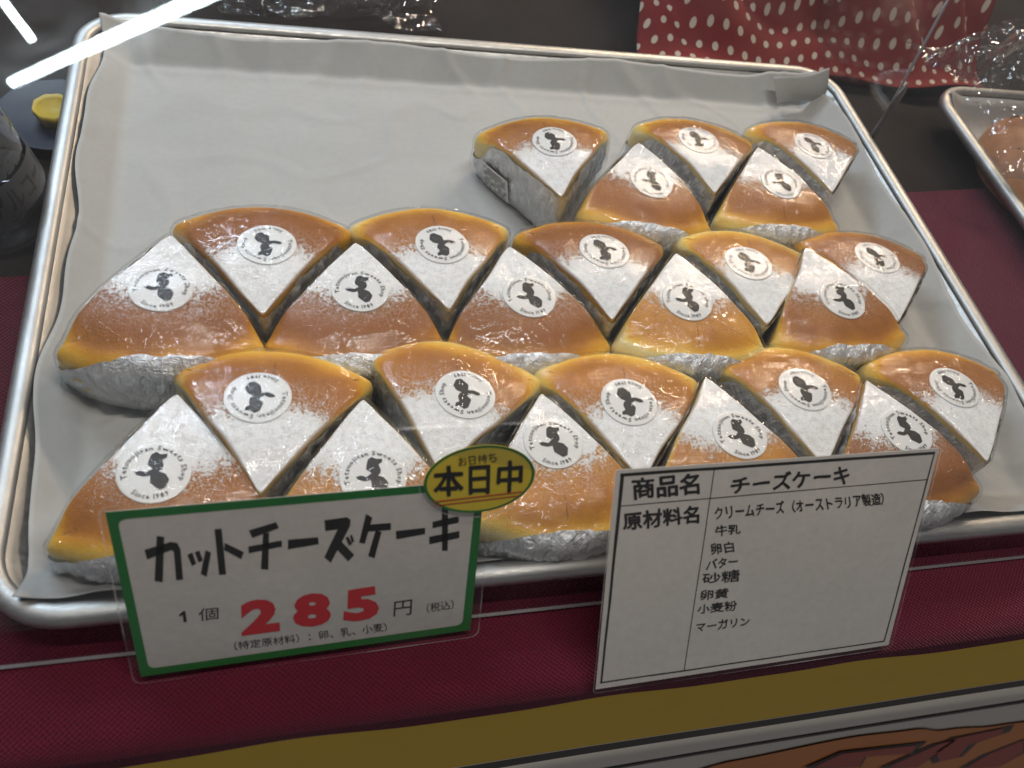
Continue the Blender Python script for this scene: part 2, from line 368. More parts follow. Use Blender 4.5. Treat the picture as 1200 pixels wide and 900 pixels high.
letter([[(0.6532, -0.4709), (0.6452, -0.3984), (0.7603, -0.4363), (0.7999, -0.5057), (0.7097, -0.4599), (0.7616, -0.5533)],
        [(0.8527, -0.5284), (0.8089, -0.4355), (0.8628, -0.4215), (0.8972, -0.4699), (0.8952, -0.5248), (0.9803, -0.6574), (0.9585, -0.669)],
        [(1.1314, -0.8345), (1.0531, -0.6814), (1.0225, -0.5791), (1.1704, -0.751), (1.2978, -0.9611)],
        [(0.8401, -0.613), (0.8068, -0.4627), (0.819, -0.4458), (0.9363, -0.6862)]])

# ------------------------------------------------------------------ trays
TW, TD, TH = .600, .4378, .0262
def rrect(inset, z, rad=.036, seg=10, W=TW, D=TD, nside=6):
    x0, x1, y0, y1 = inset, W - inset, inset, D - inset; r = max(.012, rad - inset); out = []
    cs = [((x1 - r, y0 + r), -90), ((x1 - r, y1 - r), 0), ((x0 + r, y1 - r), 90), ((x0 + r, y0 + r), 180)]
    for (cx, cy), a0 in cs:
        for k in range(seg + 1):
            a = R_(a0 + 90 * k / seg); out.append((cx + r * math.cos(a), cy + r * math.sin(a), z))
    return out
def make_tray(x, y, label, group):
    t = empty('baking_tray', (x, y, 0)); tag(t, label, 'baking tray', group)
    prof = [(.0065, .0225), (.0095, .0210), (.0115, .0185), (.030, .0028), (.033, .0018)]
    rings = [rrect(a, b) for a, b in prof]; n = len(rings[0]); vs = [p for r in rings for p in r]; fs = []
    for j in range(len(rings) - 1):
        for i in range(n): fs.append((j * n + i, j * n + (i + 1) % n, (j + 1) * n + (i + 1) % n, (j + 1) * n + i))
    fs.append(tuple((len(rings) - 1) * n + i for i in range(n)))
    o = new('pan', vs, fs, M_METAL, t); solidify(o, .0011, -1)
    # rolled rim: flattened bead with a small step
    sec = [(-.0005, .0185), (-.0008, .0215), (-.0002, .0243), (.0018, .0260), (.0048, .0264), (.0078, .0256), (.0096, .0236), (.0094, .0215), (.0072, .0205), (.004, .0185), (.0015, .0178)]
    rings = [rrect(a, b) for a, b in sec]; vs = [p for r in rings for p in r]; fs = []
    for j in range(len(sec)):
        k = (j + 1) % len(sec)
        for i in range(n): fs.append((j * n + i, k * n + i, k * n + (i + 1) % n, j * n + (i + 1) % n))
    new('rolled_rim', vs, fs, M_METAL, t)
    return t
make_tray(0, 0, 'brushed aluminium baking tray lined with paper and holding the cheesecake slices', 'aluminium trays side by side')
make_tray(.700, -.012, 'second aluminium baking tray cut off at the right, holding a bagged bun', 'aluminium trays side by side')

def wall_z(x, y, W=TW, D=TD):
    """height of the inside of the pan (paper lies on it)"""
    dx = min(x, W - x); dy = min(y, D - y); r = .035
    if dx < r and dy < r: d = r - math.hypot(r - dx, r - dy)
    else: d = min(dx, dy)
    t = max(0., (.037 - d))
    if t <= 0: return .0030
    k = t / .027
    return .0030 + .0205 * min(1.25, (k * k * 1.0 if k < .25 else k - .125 - .06) / .815)
def paper_f(u, v):
    # outline of the sheet, wavy at its cut edges
    y = .0120 + v * (.4140); xl = .0136 + .0026 * math.sin(y * 34 + .6) + .0012 * math.sin(y * 83) + .004 * max(0, nz(y, 0, 4, 9))
    xr = .5880 - .0015 * math.sin(y * 48)
    if v > .9: xr -= .006 * (v - .9) / .1
    x = xl + (xr - xl) * u
    yb = y + .0018 * math.sin(x * 33 + 1) * (v - .5) * 2 * (1 if v > .5 else .8)
    z = wall_z(x, yb) + .0006 + .0009 * nz(x, yb, 1, 20) + .0006 * nz(x, yb, 5, 55) + .0011 * max(0, .12 - abs(nz(x, yb, 8, 16))) / .12
    # crease lines along the foot of the walls
    z += .0009 * math.exp(-((yb - .402) / .0035) ** 2) + .0007 * math.exp(-((x - .553 - .01 * math.sin(yb * 14)) / .003) ** 2)
    z += .0006 * math.exp(-((yb - .030 - .004 * math.sin(x * 20)) / .003) ** 2) * (1 + nz(x, yb, 2, 40))
    # ruck at the near left corner
    d = math.hypot(x - .045, yb - .03); z += .0055 * math.exp(-(d / .026) ** 2) * (1 + .5 * math.sin((x - yb) * 190))
    d = math.hypot(x - .50, yb - .028); z += .0028 * math.exp(-(d / .05) ** 2) * (1 + .7 * math.sin((x * .6 + yb) * 240))
    # folded tab standing up at the far right corner
    d = math.hypot(x - .548, (yb - .425) * 1.2); z += .002 * ss(.032, .004, d)
    return (x, yb, z)
pp = grid('baking_paper', paper_f, 300, 230, M_PAPER)
solidify(pp, .00015, 1)
tag(pp, 'white baking paper lining the cheesecake tray, wavy at its left edge', 'baking paper')
def flap_f(u, v):
    A, B, C_, D = Vector((.540, .400, .0105)), Vector((.588, .4115, .013)), Vector((.5815, .4135, .040)), Vector((.531, .4085, .030))
    p = (A * (1 - u) + B * u) * (1 - v) + (D * (1 - u) + C_ * u) * v
    p.y += .0025 * math.sin(u * 5 + v * 2) - .003 * math.sin(v * 3.14); x, y, z = p
    return (x, y, z)
fl = grid('corner_flap', flap_f, 30, 14, M_PAPER, pp); solidify(fl, .00015, 1)

# ------------------------------------------------------------------ cheesecake slices
CR, CH = .0862, .0400
HA = R_(34.6)
def outline(n=132):
    pts = []
    A = Vector((-math.sin(HA), -math.cos(HA))) * CR; B = Vector((math.sin(HA), -math.cos(HA))) * CR
    raw = []
    for i in range(200): raw.append(A * (i / 200))
    for i in range(240):
        a = -HA + 2 * HA * i / 240; raw.append(Vector((math.sin(a), -math.cos(a))) * CR)
    for i in range(200): raw.append(B * (1 - i / 200))
    # smooth corners
    m = len(raw); sm = []
    for i in range(m):
        c = Vector((0, 0)); w = 0; rad = 5 if raw[i].length < .02 else 12
        for k in range(-2 * rad, 2 * rad + 1):
            g = math.exp(-(k / rad) ** 2); c += raw[(i + k) % m] * g; w += g
        sm.append(c / w)
    L = [0]
    for i in range(m): L.append(L[-1] + (sm[(i + 1) % m] - sm[i]).length)
    tot = L[-1]; out = []; j = 0
    for k in range(n):
        s = tot * k / n
        while L[j + 1] < s: j += 1
        f = (s - L[j]) / (L[j + 1] - L[j]); out.append(sm[j % m].lerp(sm[(j + 1) % m], f))
    return out
OUT = outline(); NO = len(OUT)
NRM = []
for i in range(NO):
    t = (OUT[(i + 1) % NO] - OUT[i - 1]).normalized(); nn = Vector((t.y, -t.x))
    if nn.dot(OUT[i] - Vector((0, -.05))) < 0: nn = -nn
    NRM.append(nn)
WARC = [ss(.74, .97, p.length / CR) for p in OUT]
CEN = Vector((0, -.052))
def ztop(x, y, h=CH):
    r = math.hypot(x, y) / CR; ph = math.atan2(x, -y) / HA if r > .01 else 0
    return h + .0052 * math.sin(math.pi * min(1, max(0, r * .92 + .08))) - .0055 * max(0, (r - .70) / .30) ** 2 - .0030 * ph * ph * r * r
class P: pass
def ringmesh(name, rings, m, parent, attrs=None, cap_center=None):
    n = len(rings[0]); vs = [p for r in rings for p in r]; fs = []
    for j in range(len(rings) - 1):
        for i in range(n): fs.append((j * n + i, (j + 1) * n + i, (j + 1) * n + (i + 1) % n, j * n + (i + 1) % n))
    if cap_center is not None:
        c = len(vs); vs.append(cap_center)
        for i in range(n): fs.append((i, (i + 1) % n, c))
        if attrs:
            for k, v in attrs.items(): v.append(v[0] if k != 'rad' else Vector(cap_center[:2]).length / CR)
    return new(name, vs, fs, m, parent, attrs=attrs)
VAR = []
for vi in range(6):
    V = P(); sd = vi * 13.7; V.h = CH + (0, .0012, -.001, .0006, -.0004, .0016)[vi]
    def wob(x, y, sd=sd): return .0009 * nz(x, y, sd, 35) + .00035 * nz(x, y, sd + 5, 110)
    V.wob = wob
    rho = [.0007 + .0015 * ss(.002, .024, p.length) + .0073 * w for w, p in zip(WARC, OUT)]; outp = [p + n * (.0012 * nz(p.x, p.y, sd + 2, 40)) for p, n in zip(OUT, NRM)]
    ins = [p - n * r for p, n, r in zip(outp, NRM, rho)]
    for _ in range(10): ins = [(ins[i - 1] + ins[i] * 2 + ins[(i + 1) % NO]) / 4 if OUT[i].length > .012 else ins[i] for i in range(NO)]
    for _ in range(3): ins = [(ins[i - 1] + ins[i] * 2 + ins[(i + 1) % NO]) / 4 for i in range(NO)]
    rings, tone, rad, top = [], [], [], []
    def tn(r, ph): return .13 + .62 * ss(.80, 1.03, r + .05 * abs(ph) ** 3 + .05 * nz(ph * 2, r * 2, sd, 1.5)) + .16 * ss(.35, .0, r)
    for k in range(1, 19):
        s = k / 18; ring = []
        for p in ins:
            q = CEN + (p - CEN) * s; z = ztop(q.x, q.y, V.h) + wob(q.x, q.y); ring.append((q.x, q.y, z))
            r = q.length / CR; ph = math.atan2(q.x, -q.y) / HA; tone.append(tn(r, ph if r > .1 else 0)); rad.append(r); top.append(1.)
        rings.append(ring)
    zr = [q[2] for q in rings[-1]]
    for k in range(1, 8):
        a = k / 7 * math.pi / 2; ring = []
        for i in range(NO):
            q = ins[i] + (outp[i] - ins[i]) * math.sin(a); ring.append((q.x, q.y, zr[i] - rho[i] * (1 - math.cos(a))))
            r = q.length / CR; ph = math.atan2(q.x, -q.y) / HA
            base = tn(r, ph if r > .1 else 0)
            tone.append(base + (1.02 - base) * ((k / 7) ** 1.5 if WARC[i] > .3 else (k / 7) ** 2 * .9)); rad.append(r)
            top.append(1. if k < 3 or WARC[i] > .3 else max(0, 1 - (k - 2) / 5))
        rings.append(ring)
    for k in range(1, 13):
        f = k / 12; ring = []
        for i in range(NO):
            z0 = zr[i] - rho[i]; z = z0 * (1 - f) + .0012 * f; q = outp[i] - NRM[i] * (.0035 * f * f + .0004 * nz(outp[i].x, outp[i].y, z + sd, 160))
            ring.append((q.x, q.y, z)); tone.append(1.02); rad.append(1.2); top.append(0.)
        rings.append(ring)
    V.body = ringmesh('cake', rings, M_CAKE, None, dict(tone=tone, rad=rad, top=top), (CEN.x, CEN.y, ztop(CEN.x, CEN.y, V.h) + wob(CEN.x, CEN.y)))
    # foil case: stands round the slice, its rim ragged, low at the two outer corners
    rings = []
    for up_ in (True, False):
        rings = []
        ends = []
        for i in range(NO):
            p = OUT[i]; w = WARC[i]; ph = min(1, abs(math.atan2(p.x, -p.y)) / HA); zs = zr[i] - rho[i]
            side = zs - .0012 + .0022 * nz(p.x, p.y, sd + 3, 60)
            top_l = zs + rho[i] * 1.35
            arc = .0185 + ((top_l - .0185) if up_ else .006) * (1 - ph ** 2) ** .8
            ends.append(side * (1 - w) + arc * w + .0012 * nz(p.x, p.y, sd, 110) + .0008 * nz(p.x, p.y, sd, 330))
        for k in range(0, 21):
            f = k / 20; ring = []
            for i in range(NO):
                l = ends[i] * f; zs = zr[i] - rho[i]; ql = rho[i] * 1.57
                off = .0010 + (.0014 * abs(nz(i * .31, f * 2.6, sd, 1.)) + .0011 * nz(i * .8, f * 7, sd, 1.)) * (.6 + .7 * math.sin(f * 3))
                if l <= zs:
                    q = OUT[i] + NRM[i] * (off - .0040 * (1 - l / zs) ** 2); z = l + .0002
                elif l <= zs + ql:
                    a = math.pi / 2 * (1 - (l - zs) / ql); q = ins[i] + (outp[i] - ins[i]) * math.sin(a) + NRM[i] * off * math.sin(a); z = zr[i] - rho[i] * (1 - math.cos(a)) + off * math.cos(a)
                else:
                    e = l - zs - ql; q = ins[i] - NRM[i] * e; z = ztop(q.x, q.y, V.h) + off
                ring.append((q.x, q.y, z))
            rings.append(ring)
        fo = ringmesh('foil_case', rings, M_FOIL, None)
        if up_: V.foil = fo
        else: V.foil_low = fo
    # cling film drawn over the top and gathered down the sides
    rings = []
    for k in range(1, 23):
        s = k / 22; ring = []
        for p in ins:
            q = CEN + (p - CEN) * s; e = .0019 + .0005 * nz(q.x, q.y, sd + 8, 75) + .00045 * nz(q.x, q.y, sd + 18, 230)
            ring.append((q.x, q.y, ztop(q.x, q.y, V.h) + wob(q.x, q.y) + e))
        rings.append(ring)
    for k in range(1, 6):
        a = k / 5 * math.pi / 2; ring = []
        for i in range(NO):
            q = ins[i] + (OUT[i] + NRM[i] * .0014 - ins[i]) * math.sin(a)
            ring.append((q.x, q.y, rings[21][i][2] - (rho[i] + .0008) * (1 - math.cos(a))))
        rings.append(ring)
    zb = [p[2] for p in rings[-1]]
    for k in range(1, 13):
        f = k / 12; ring = []
        for i in range(NO):
            q = OUT[i] + NRM[i] * (.0014 + (.0014 * nz(i * .42, f * 1.5, sd, 1.) + .0008 * math.sin(i * 1.3 + 3 * f)) * f + .0010 * f * WARC[i])
            ring.append((q.x, q.y, zb[i] * (1 - f) + f * (.007 + .004 * nz(i * .2, 0, sd, 1.))))
        rings.append(ring)
    V.film = ringmesh('film_wrap', rings, M_WRAP, None, cap_center=(CEN.x, CEN.y, ztop(CEN.x, CEN.y, V.h) + wob(CEN.x, CEN.y) + .0019))
    VAR.append(V)
# sticker print: ring lettering and the little cook silhouette, as flat outlines in sticker units (radius 1)
def ring_text(s, r, size, a_mid, bottom=False):
    adv = []; gl = []
    for ch in s:
        if ch == ' ': adv.append(.34); gl.append(None); continue
        vs, fs, (x0, x1, y0, y1) = text2d(ch, .02, 1)
        gl.append((vs, fs, x0, x1, y0, y1)); adv.append(x1 - x0 + .13)
    tot = sum(adv) * size; out = []; pos = -tot / 2
    for g, a in zip(gl, adv):
        if g:
            vs, fs, x0, x1, y0, y1 = g; pts = []
            for u, v in vs:
                lx = pos + (u * (x1 - x0) + .06) * size; ly = (y0 + v * (y1 - y0)) * size
                if not bottom:
                    th = a_mid - lx / r; rr = r + ly
                else:
                    th = a_mid + lx / r; rr = r - ly
                pts.append((rr * math.cos(th), rr * math.sin(th)))
            out.append((pts, fs))
        pos += a * size
    return out
LETTERS = ring_text('Tetsuojisan Sweets Shop', .72, .225, R_(90)) + ring_text('Since 1989', .88, .225, R_(-90), True)
fig = '1050,205 1060,198 1072,204 1085,202 1085,212 1076,218 1081,232 1079,242 1073,247 1088,252 1098,265 1093,285 1080,291 1058,276 1056,258 1042,261 1026,257 1020,250 1032,246 1046,250 1058,240 1045,230 1047,218'
FIG = [((float(a.split(',')[0]) - 1062) / 82, -(float(a.split(',')[1]) - 247) / 74) for a in fig.split()]
def tri_poly(pts, sub=.08):
    bm = bmesh.new(); f = bm.faces.new([bm.verts.new((x, y, 0)) for x, y in pts]); bmesh.ops.triangulate(bm, faces=[f])
    bmesh.ops.subdivide_edges(bm, edges=bm.edges, cuts=1, use_grid_fill=True); bmesh.ops.recalc_face_normals(bm, faces=bm.faces)
    bm.verts.index_update(); vs = [(v.co.x, v.co.y) for v in bm.verts]; fs = [tuple(v.index for v in f.verts) for f in bm.faces]; bm.free(); return vs, fs
FIGM = tri_poly(FIG)
SR = .0149
CAKES = [
    ('F1', 0.0788, 0.1004, -1.0, -0.0072, -0.0444),
    ('F2', 0.1163, 0.0412, 173.7, 0.0055, -0.0497),
    ('F3', 0.1658, 0.0932, -1.0, 0.0017, -0.0462),
    ('F4', 0.1993, 0.0483, 164.9, -0.0060, -0.0463),
    ('F5', 0.2598, 0.0945, -1.0, -0.0004, -0.0329),
    ('F6', 0.3012, 0.0358, 173.8, 0.0009, -0.0466),
    ('F7', 0.3563, 0.0987, -1.0, 0.0058, -0.0403),
    ('F8', 0.4089, 0.0387, 171.4, 0.0009, -0.0483),
    ('F9', 0.4588, 0.0925, -1.0, 0.0057, -0.0387),
    ('F10', 0.5132, 0.0330, 174.8, 0.0019, -0.0496),
    ('M1', 0.0720, 0.2008, -0.9, -0.0014, -0.0409),
    ('M2', 0.1187, 0.1458, 179.0, -0.0021, -0.0464),
    ('M3', 0.1704, 0.2027, -2.3, 0.0008, -0.0394),
    ('M4', 0.2172, 0.1479, 180.2, -0.0018, -0.0466),
    ('M5', 0.2611, 0.2000, 0.7, 0.0025, -0.0426),
    ('M6', 0.3105, 0.1381, 174.5, -0.0017, -0.0513),
    ('M7', 0.3686, 0.1949, -6.0, -0.0028, -0.0431),
    ('M8', 0.4113, 0.1359, 169.2, 0.0051, -0.0476),
    ('M9', 0.4627, 0.1990, 1.1, 0.0037, -0.0475),
    ('M10', 0.5068, 0.1368, 171.1, 0.0004, -0.0538),
    ('B1', 0.3059, 0.2361, 177.4, -0.0034, -0.0496),
    ('B2', 0.3728, 0.2995, -9.5, 0.0025, -0.0438),
    ('B3', 0.4140, 0.2482, 171.4, 0.0050, -0.0502),
    ('B4', 0.4679, 0.3023, -5.1, 0.0037, -0.0424),
    ('B5', 0.5116, 0.2563, 172.2, 0.0039, -0.0470),

]
DZ = {'B1': (R_(0), R_(7))}
ORD = ['', 'first', 'second', 'third', 'fourth', 'fifth']
ROWN = {'F': 'front', 'M': 'middle', 'B': 'back'}
NOTE = {
 'F1': 'golden slice with its tip away at the left end of the front row',
 'F2': 'slice pointing at the viewer behind the left part of the price card',
 'F3': 'slice half hidden behind the top middle of the green price card',
 'F4': 'slice pointing at the viewer right behind the yellow oval sticker',
 'F5': 'slice with its round edge between the yellow oval sticker and the handwritten card',
 'F6': 'slice pointing at the upper left corner of the handwritten card',
 'F7': 'slice with its sticker just above the heading of the handwritten card',
 'F8': 'slice pointing at the middle of the handwritten card top edge',
 'F9': 'slice whose sticker the upper right corner of the handwritten card cuts off',
 'F10': 'slice pointing at the viewer at the right end of the front row',
 'M1': 'large slice at the left end of the middle row, foil side facing the viewer',
 'M2': 'second slice from the left in the middle row',
 'M3': 'third slice of the middle row, dark brown round edge facing the viewer',
 'M4': 'fourth slice of the middle row, pointing at the viewer, bare paper behind it',
 'M5': 'fifth slice of the middle row, round edge forward, just left of the tray centre',
 'M6': 'sixth slice of the middle row, just below the labelled back row slice',
 'M7': 'seventh slice of the middle row, dark crust and round edge forward',
 'M8': 'eighth slice of the middle row, pointing at the viewer below the middle back slice',
 'M9': 'ninth slice of the middle row, with a pale yellow round edge forward',
 'M10': 'last slice at the right of the middle row, pointing at the viewer',
 'B1': 'leftmost back row slice, standing apart with a tall foil side carrying a printed label',
 'B2': 'second slice of the back row, round edge forward beside the labelled foil side',
 'B3': 'middle slice of the back row, pointing at the viewer between two that point away',
 'B4': 'fourth slice of the back row, round edge forward, foil fan showing below',
 'B5': 'far right slice of the back row, pointing at the viewer by the tray corner',
}
used = set()
for idx, (key, x, y, rot, sx, sy) in enumerate(CAKES):
    vi = (idx * 5 + idx // 6) % 6; V = VAR[vi]; zf = .0042
    t = empty('cheesecake_slice', (x, y, zf), (0, 0, R_(rot)))
    if key in DZ: t.rotation_euler = (DZ[key][0], DZ[key][1], R_(rot)); t.location.z += .003
    t.scale = (1.0 if key[0] == 'B' else 1.05, 1.01, random.uniform(.95, 1.06))
    tag(t, NOTE[key], 'cheesecake slice', 'wrapped cheesecake slices in rows on the tray')
    for src in (V.body, V.foil if abs(rot) < 90 else V.foil_low, V.film):
        if src.name not in used: o = src; used.add(src.name)
        else: o = src.copy(); COL.objects.link(o)
        o.parent = t
    s = max(-.006, min(.006, sx)); a0 = R_(random.uniform(-6, 6)); cx, cy = s, sy
    def up(px, py, dz):
        X = cx + (px * math.cos(a0) - py * math.sin(a0)) * SR; Y = cy + (px * math.sin(a0) + py * math.cos(a0)) * SR
        return (X, Y, ztop(X, Y, V.h) + V.wob(X, Y) + dz)
    rings = [[up(rr * math.cos(2 * math.pi * k / 40), rr * math.sin(2 * math.pi * k / 40), dz) for k in range(40)] for rr, dz in ((.2, .0007), (.45, .0007), (.7, .0007), (.9, .0007), (.985, .0007), (1., .0006), (1., .0001))]
    st = ringmesh('sticker', rings, M_STICK, t, cap_center=up(0, 0, .0007))
    vs, fs = [], []
    for pts, ff in LETTERS:
        b = len(vs); vs += [up(p[0], p[1], .00085) for p in pts]; fs += [tuple(b + q for q in f) for f in ff]
    new('lettering', vs, fs, M_GREY, st, smooth=False)
    new('cook_silhouette', [up(p[0], p[1], .00088) for p in FIGM[0]], FIGM[1], M_GREY, st, smooth=False)
    if key == 'B1':
        # printed label stuck on the left foil side; local side plane of the slice
        pdir = Vector((math.sin(HA), -math.cos(HA), 0)); nrm = Vector((math.cos(HA), math.sin(HA), 0))
        def lab(u, v, d): z_ = .003 + v * .021; return pdir * (.046 + u * .026) + nrm * (.0030 - .0040 * (1 - z_ / .033) ** 2 + d) + Vector((0, 0, z_))
        lo = new('label', [lab(0, 0, 0), lab(1, 0, 0), lab(1, 1, 0), lab(0, 1, 0)], [(0, 1, 2, 3)], M_STICK, t, smooth=False); solidify(lo, .0002, 0)
        vs, fs = [], []
        for r_ in range(9):
            u = .06 + random.random() * .03
            while u < .92:
                w = random.uniform(.02, .07)
                if random.random() < .8:
                    b = len(vs); y0 = .06 + r_ * .1
                    vs += [lab(u, y0, .0003), lab(u + w, y0, .0003), lab(u + w, y0 + .04, .0003), lab(u, y0 + .04, .0003)]; fs.append((b, b + 1, b + 2, b + 3))
                u += w + .015
        new('label_print', vs, fs, M_GREY, lo, smooth=False)

for V in VAR:
    for o_ in (V.body, V.foil, V.foil_low, V.film):
        if o_.name not in used: bpy.data.objects.remove(o_)
# ------------------------------------------------------------------ acrylic case over the trays
prof = [(-.008, .0018)]; th = 20.; L = .114
y, z = prof[0]
for k in range(6): y += L / 6 * math.sin(R_(20)); z += L / 6 * math.cos(R_(20)); prof.append((y, z))
nb = 8; rb = .004
for k in range(nb):
    a = 20 + (k + .5) / nb * 58; ds = rb * R_(58) / nb; y += ds * math.sin(R_(a)); z += ds * math.cos(R_(a)); prof.append((y, z))
while y < .60: y += .03 * math.sin(R_(78)); z += .03 * math.cos(R_(78)); prof.append((y, z))
ac = empty('display_cover', (0, 0, 0)); tag(ac, 'clear acrylic cover bent over the cheesecake tray, reflecting a lamp at upper left', 'display cover')
xs = [-.55, -.2, .1, .4, .7, 1.0, 1.25]
vs = [(x_, p[0], p[1]) for p in prof for x_ in xs]; nx = len(xs)
fs = [(j * nx + i, j * nx + i + 1, (j + 1) * nx + i + 1, (j + 1) * nx + i) for j in range(len(prof) - 1) for i in range(nx - 1)]
ac_s = new('acrylic_sheet', vs, fs, M_ACRYL, ac, smooth=False)
solidify(ac_s, .002, 1)
# the polished front edge of the sheet
vs = [(-.55, -.0094, .0016), (1.25, -.0094, .0016), (1.25, -.0094, .0024), (-.55, -.0094, .0024), (-.55, -.0078, .0016), (1.25, -.0078, .0016), (1.25, -.0078, .0024), (-.55, -.0078, .0024)]
new('polished_edge', vs, [(0, 1, 2, 3), (3, 2, 6, 7), (4, 7, 6, 5), (0, 4, 5, 1), (0, 3, 7, 4), (1, 5, 6, 2)], M_ACEDGE, ac, smooth=False)
PROF = prof
# side divider between the two trays
dv = empty('case_divider', (.615, .36, 0)); tag(dv, 'clear upright acrylic divider behind the right corner of the tray, milky at its foot', 'divider')
def box(name, c, s, m, parent=None, rot=None, bev=.0005):
    bm = bmesh.new(); bmesh.ops.create_cube(bm, size=1); bmesh.ops.scale(bm, vec=s, verts=bm.verts)
    if bev: bmesh.ops.bevel(bm, geom=bm.edges, offset=bev, segments=2, affect='EDGES')
    if rot: bmesh.ops.rotate(bm, matrix=rot, verts=bm.verts)
    bmesh.ops.translate(bm, vec=c, verts=bm.verts); me = bpy.data.meshes.new(name); bm.to_mesh(me); bm.free(); me.materials.append(m)
    for p in me.polygons: p.use_smooth = False
    o = bpy.data.objects.new(name, me); COL.objects.link(o); o.parent = parent; return o
vs = [(0, 0, .0), (0, .0, .02), (-.006, .012, .15), (-.006, .35, .15), (0, .35, 0)]
o = new('side_sheet', vs, [(0, 1, 2, 3, 4)], M_ACRYL, dv, smooth=False); solidify(o, .002, 0)
tube('sheet_edge', [(-.001, -.001, .002), (-.001, -.0005, .02), (-.0065, .0115, .15)], .0011, M_ACEDGE, dv)
o = new('corner_strip', [(-.008, -.004, 0.001), (.010, .009, .001), (.011, .010, .052), (.001, .003, .066), (-.007, -.003, .060)], [(0, 1, 2, 3, 4)], M_FROST, dv, smooth=False); solidify(o, .0015, 0)

# ------------------------------------------------------------------ cards
STROKES1 = [[[14.71, 76.65], [17.29, 75.73], [14.3, 52.52], [11.37, 53.6]], [[9.51, 70.24], [19.36, 72.89], [21.66, 72.09], [22.55, 68.62], [21.99, 52.67], [19.4, 52.69], [19.98, 67.56], [19.29, 68.81], [9.94, 65.2]], [[24.79, 65.39], [26.75, 66.36], [27.68, 60.35], [25.98, 59.33]], [[27.66, 66.42], [29.44, 66.94], [30.39, 61.61], [28.64, 60.89]], [[31.8, 66.79], [33.71, 65.34], [31.06, 52.72], [28.88, 54.68]], [[35.97, 77.03], [38.61, 77.05], [38.6, 52.82], [35.88, 52.96]], [[39.32, 69.58], [46.18, 63.69], [45.02, 60.09], [38.7, 65.97]], [[48.85, 74.71], [59.51, 77.61], [60.46, 74.4], [49.97, 70.7]], [[48.14, 66.37], [61.27, 67.74], [61.28, 64.47], [48.14, 62.81]], [[54.22, 72.34], [56.54, 72.51], [55.29, 52.73], [52.37, 53.5]], [[63.78, 67.71], [75.89, 67.38], [76.04, 63.66], [63.59, 62.68]], [[78.58, 76.04], [87.67, 76.55], [89.24, 74.99], [88.97, 71.61], [80.85, 52.58], [78.24, 56.21], [83.88, 70.57], [78.92, 70.33]], [[85.23, 64.03], [90.74, 55.53], [88.21, 52.3], [83.16, 60.22]], [[87.18, 65.5], [88.25, 66.17], [89.84, 61.61], [88.5, 60.98]], [[88.96, 66.42], [89.84, 66.88], [90.73, 62.9], [89.66, 62.46]], [[95.56, 77.24], [98.23, 74.97], [95.23, 61.2], [92.79, 62.13]], [[97.11, 71.33], [106.1, 71.07], [106.18, 67.21], [96.07, 67.77]], [[99.66, 67.86], [102.2, 66.7], [99.41, 52.42], [96.64, 54.05]], [[108.3, 66.34], [120.94, 66.4], [121.09, 62.93], [108.6, 61.68]], [[127.71, 76.42], [130.52, 76.07], [131.73, 51.92], [129.2, 52.29]], [[124.07, 69.3], [135.54, 71.0], [135.77, 67.41], [124.24, 65.72]], [[123.05, 61.1], [136.37, 62.53], [136.62, 58.6], [123.25, 56.83]]]
TEXT1 = [
    ('1', [18.84, 34.99], [21.5, 34.99], [21.28, 29.11], [18.6, 29.12]) ,
    ('個', [26.23, 35.6], [34.29, 35.14], [33.77, 28.27], [25.92, 28.24]) ,
    ('2', [42.93, 36.55], [58.6, 36.78], [58.45, 16.38], [42.34, 16.4]) ,
    ('8', [64.97, 36.68], [80.45, 36.04], [80.55, 15.83], [63.92, 16.9]) ,
    ('5', [86.68, 35.48], [100.83, 36.15], [102.29, 15.48], [85.83, 16.43]) ,
    ('円', [108.68, 24.97], [116.84, 25.12], [116.78, 15.49], [108.51, 15.94]) ,
    ('（税込）', [123.69, 21.25], [136.08, 21.76], [136.86, 15.65], [123.96, 15.26]) ,
    ('（特定原材料）：卵、乳、小麦）', [38.96, 13.41], [105.06, 12.8], [105.96, 7.16], [38.96, 8.13]) ,
    ('お日持ち', [132.53, 103.54], [148.9, 104.56], [149.7, 99.68], [133.2, 98.71]) ,
    ('本日中', [122.71, 99.35], [161.01, 99.45], [161.96, 83.02], [123.81, 84.2]) ,
]
TEXT2 = [
    ('商品名', [6.36, 110.3], [37.85, 110.65], [39.79, 100.32], [7.91, 100.2]) ,
    ('原材料名', [3.77, 93.85], [40.26, 94.25], [42.0, 85.35], [5.13, 85.17]) ,
    ('チーズケーキ', [55.04, 106.72], [116.4, 108.38], [119.55, 98.74], [56.33, 98.86]) ,
    ('クリームチーズ（オーストラリア製造）', [48.66, 92.6], [139.51, 92.0], [142.18, 85.25], [50.15, 85.86]) ,
    ('牛乳', [50.64, 82.7], [63.49, 82.3], [64.8, 77.2], [51.49, 77.25]) ,
    ('卵白', [49.89, 73.36], [61.4, 73.47], [62.78, 67.82], [50.82, 67.34]) ,
    ('バター', [49.44, 64.75], [65.01, 65.26], [65.88, 60.04], [49.85, 59.16]) ,
    ('砂糖', [47.87, 57.54], [67.21, 57.54], [68.35, 50.78], [48.72, 51.83]) ,
    ('卵黄', [48.38, 48.1], [63.38, 47.59], [63.79, 42.26], [48.71, 42.83]) ,
    ('小麦粉', [48.23, 40.03], [68.75, 40.15], [69.75, 34.17], [48.49, 35.18]) ,
    ('マーガリン', [48.82, 29.78], [77.55, 29.62], [78.04, 24.07], [49.56, 24.77]) ,
]

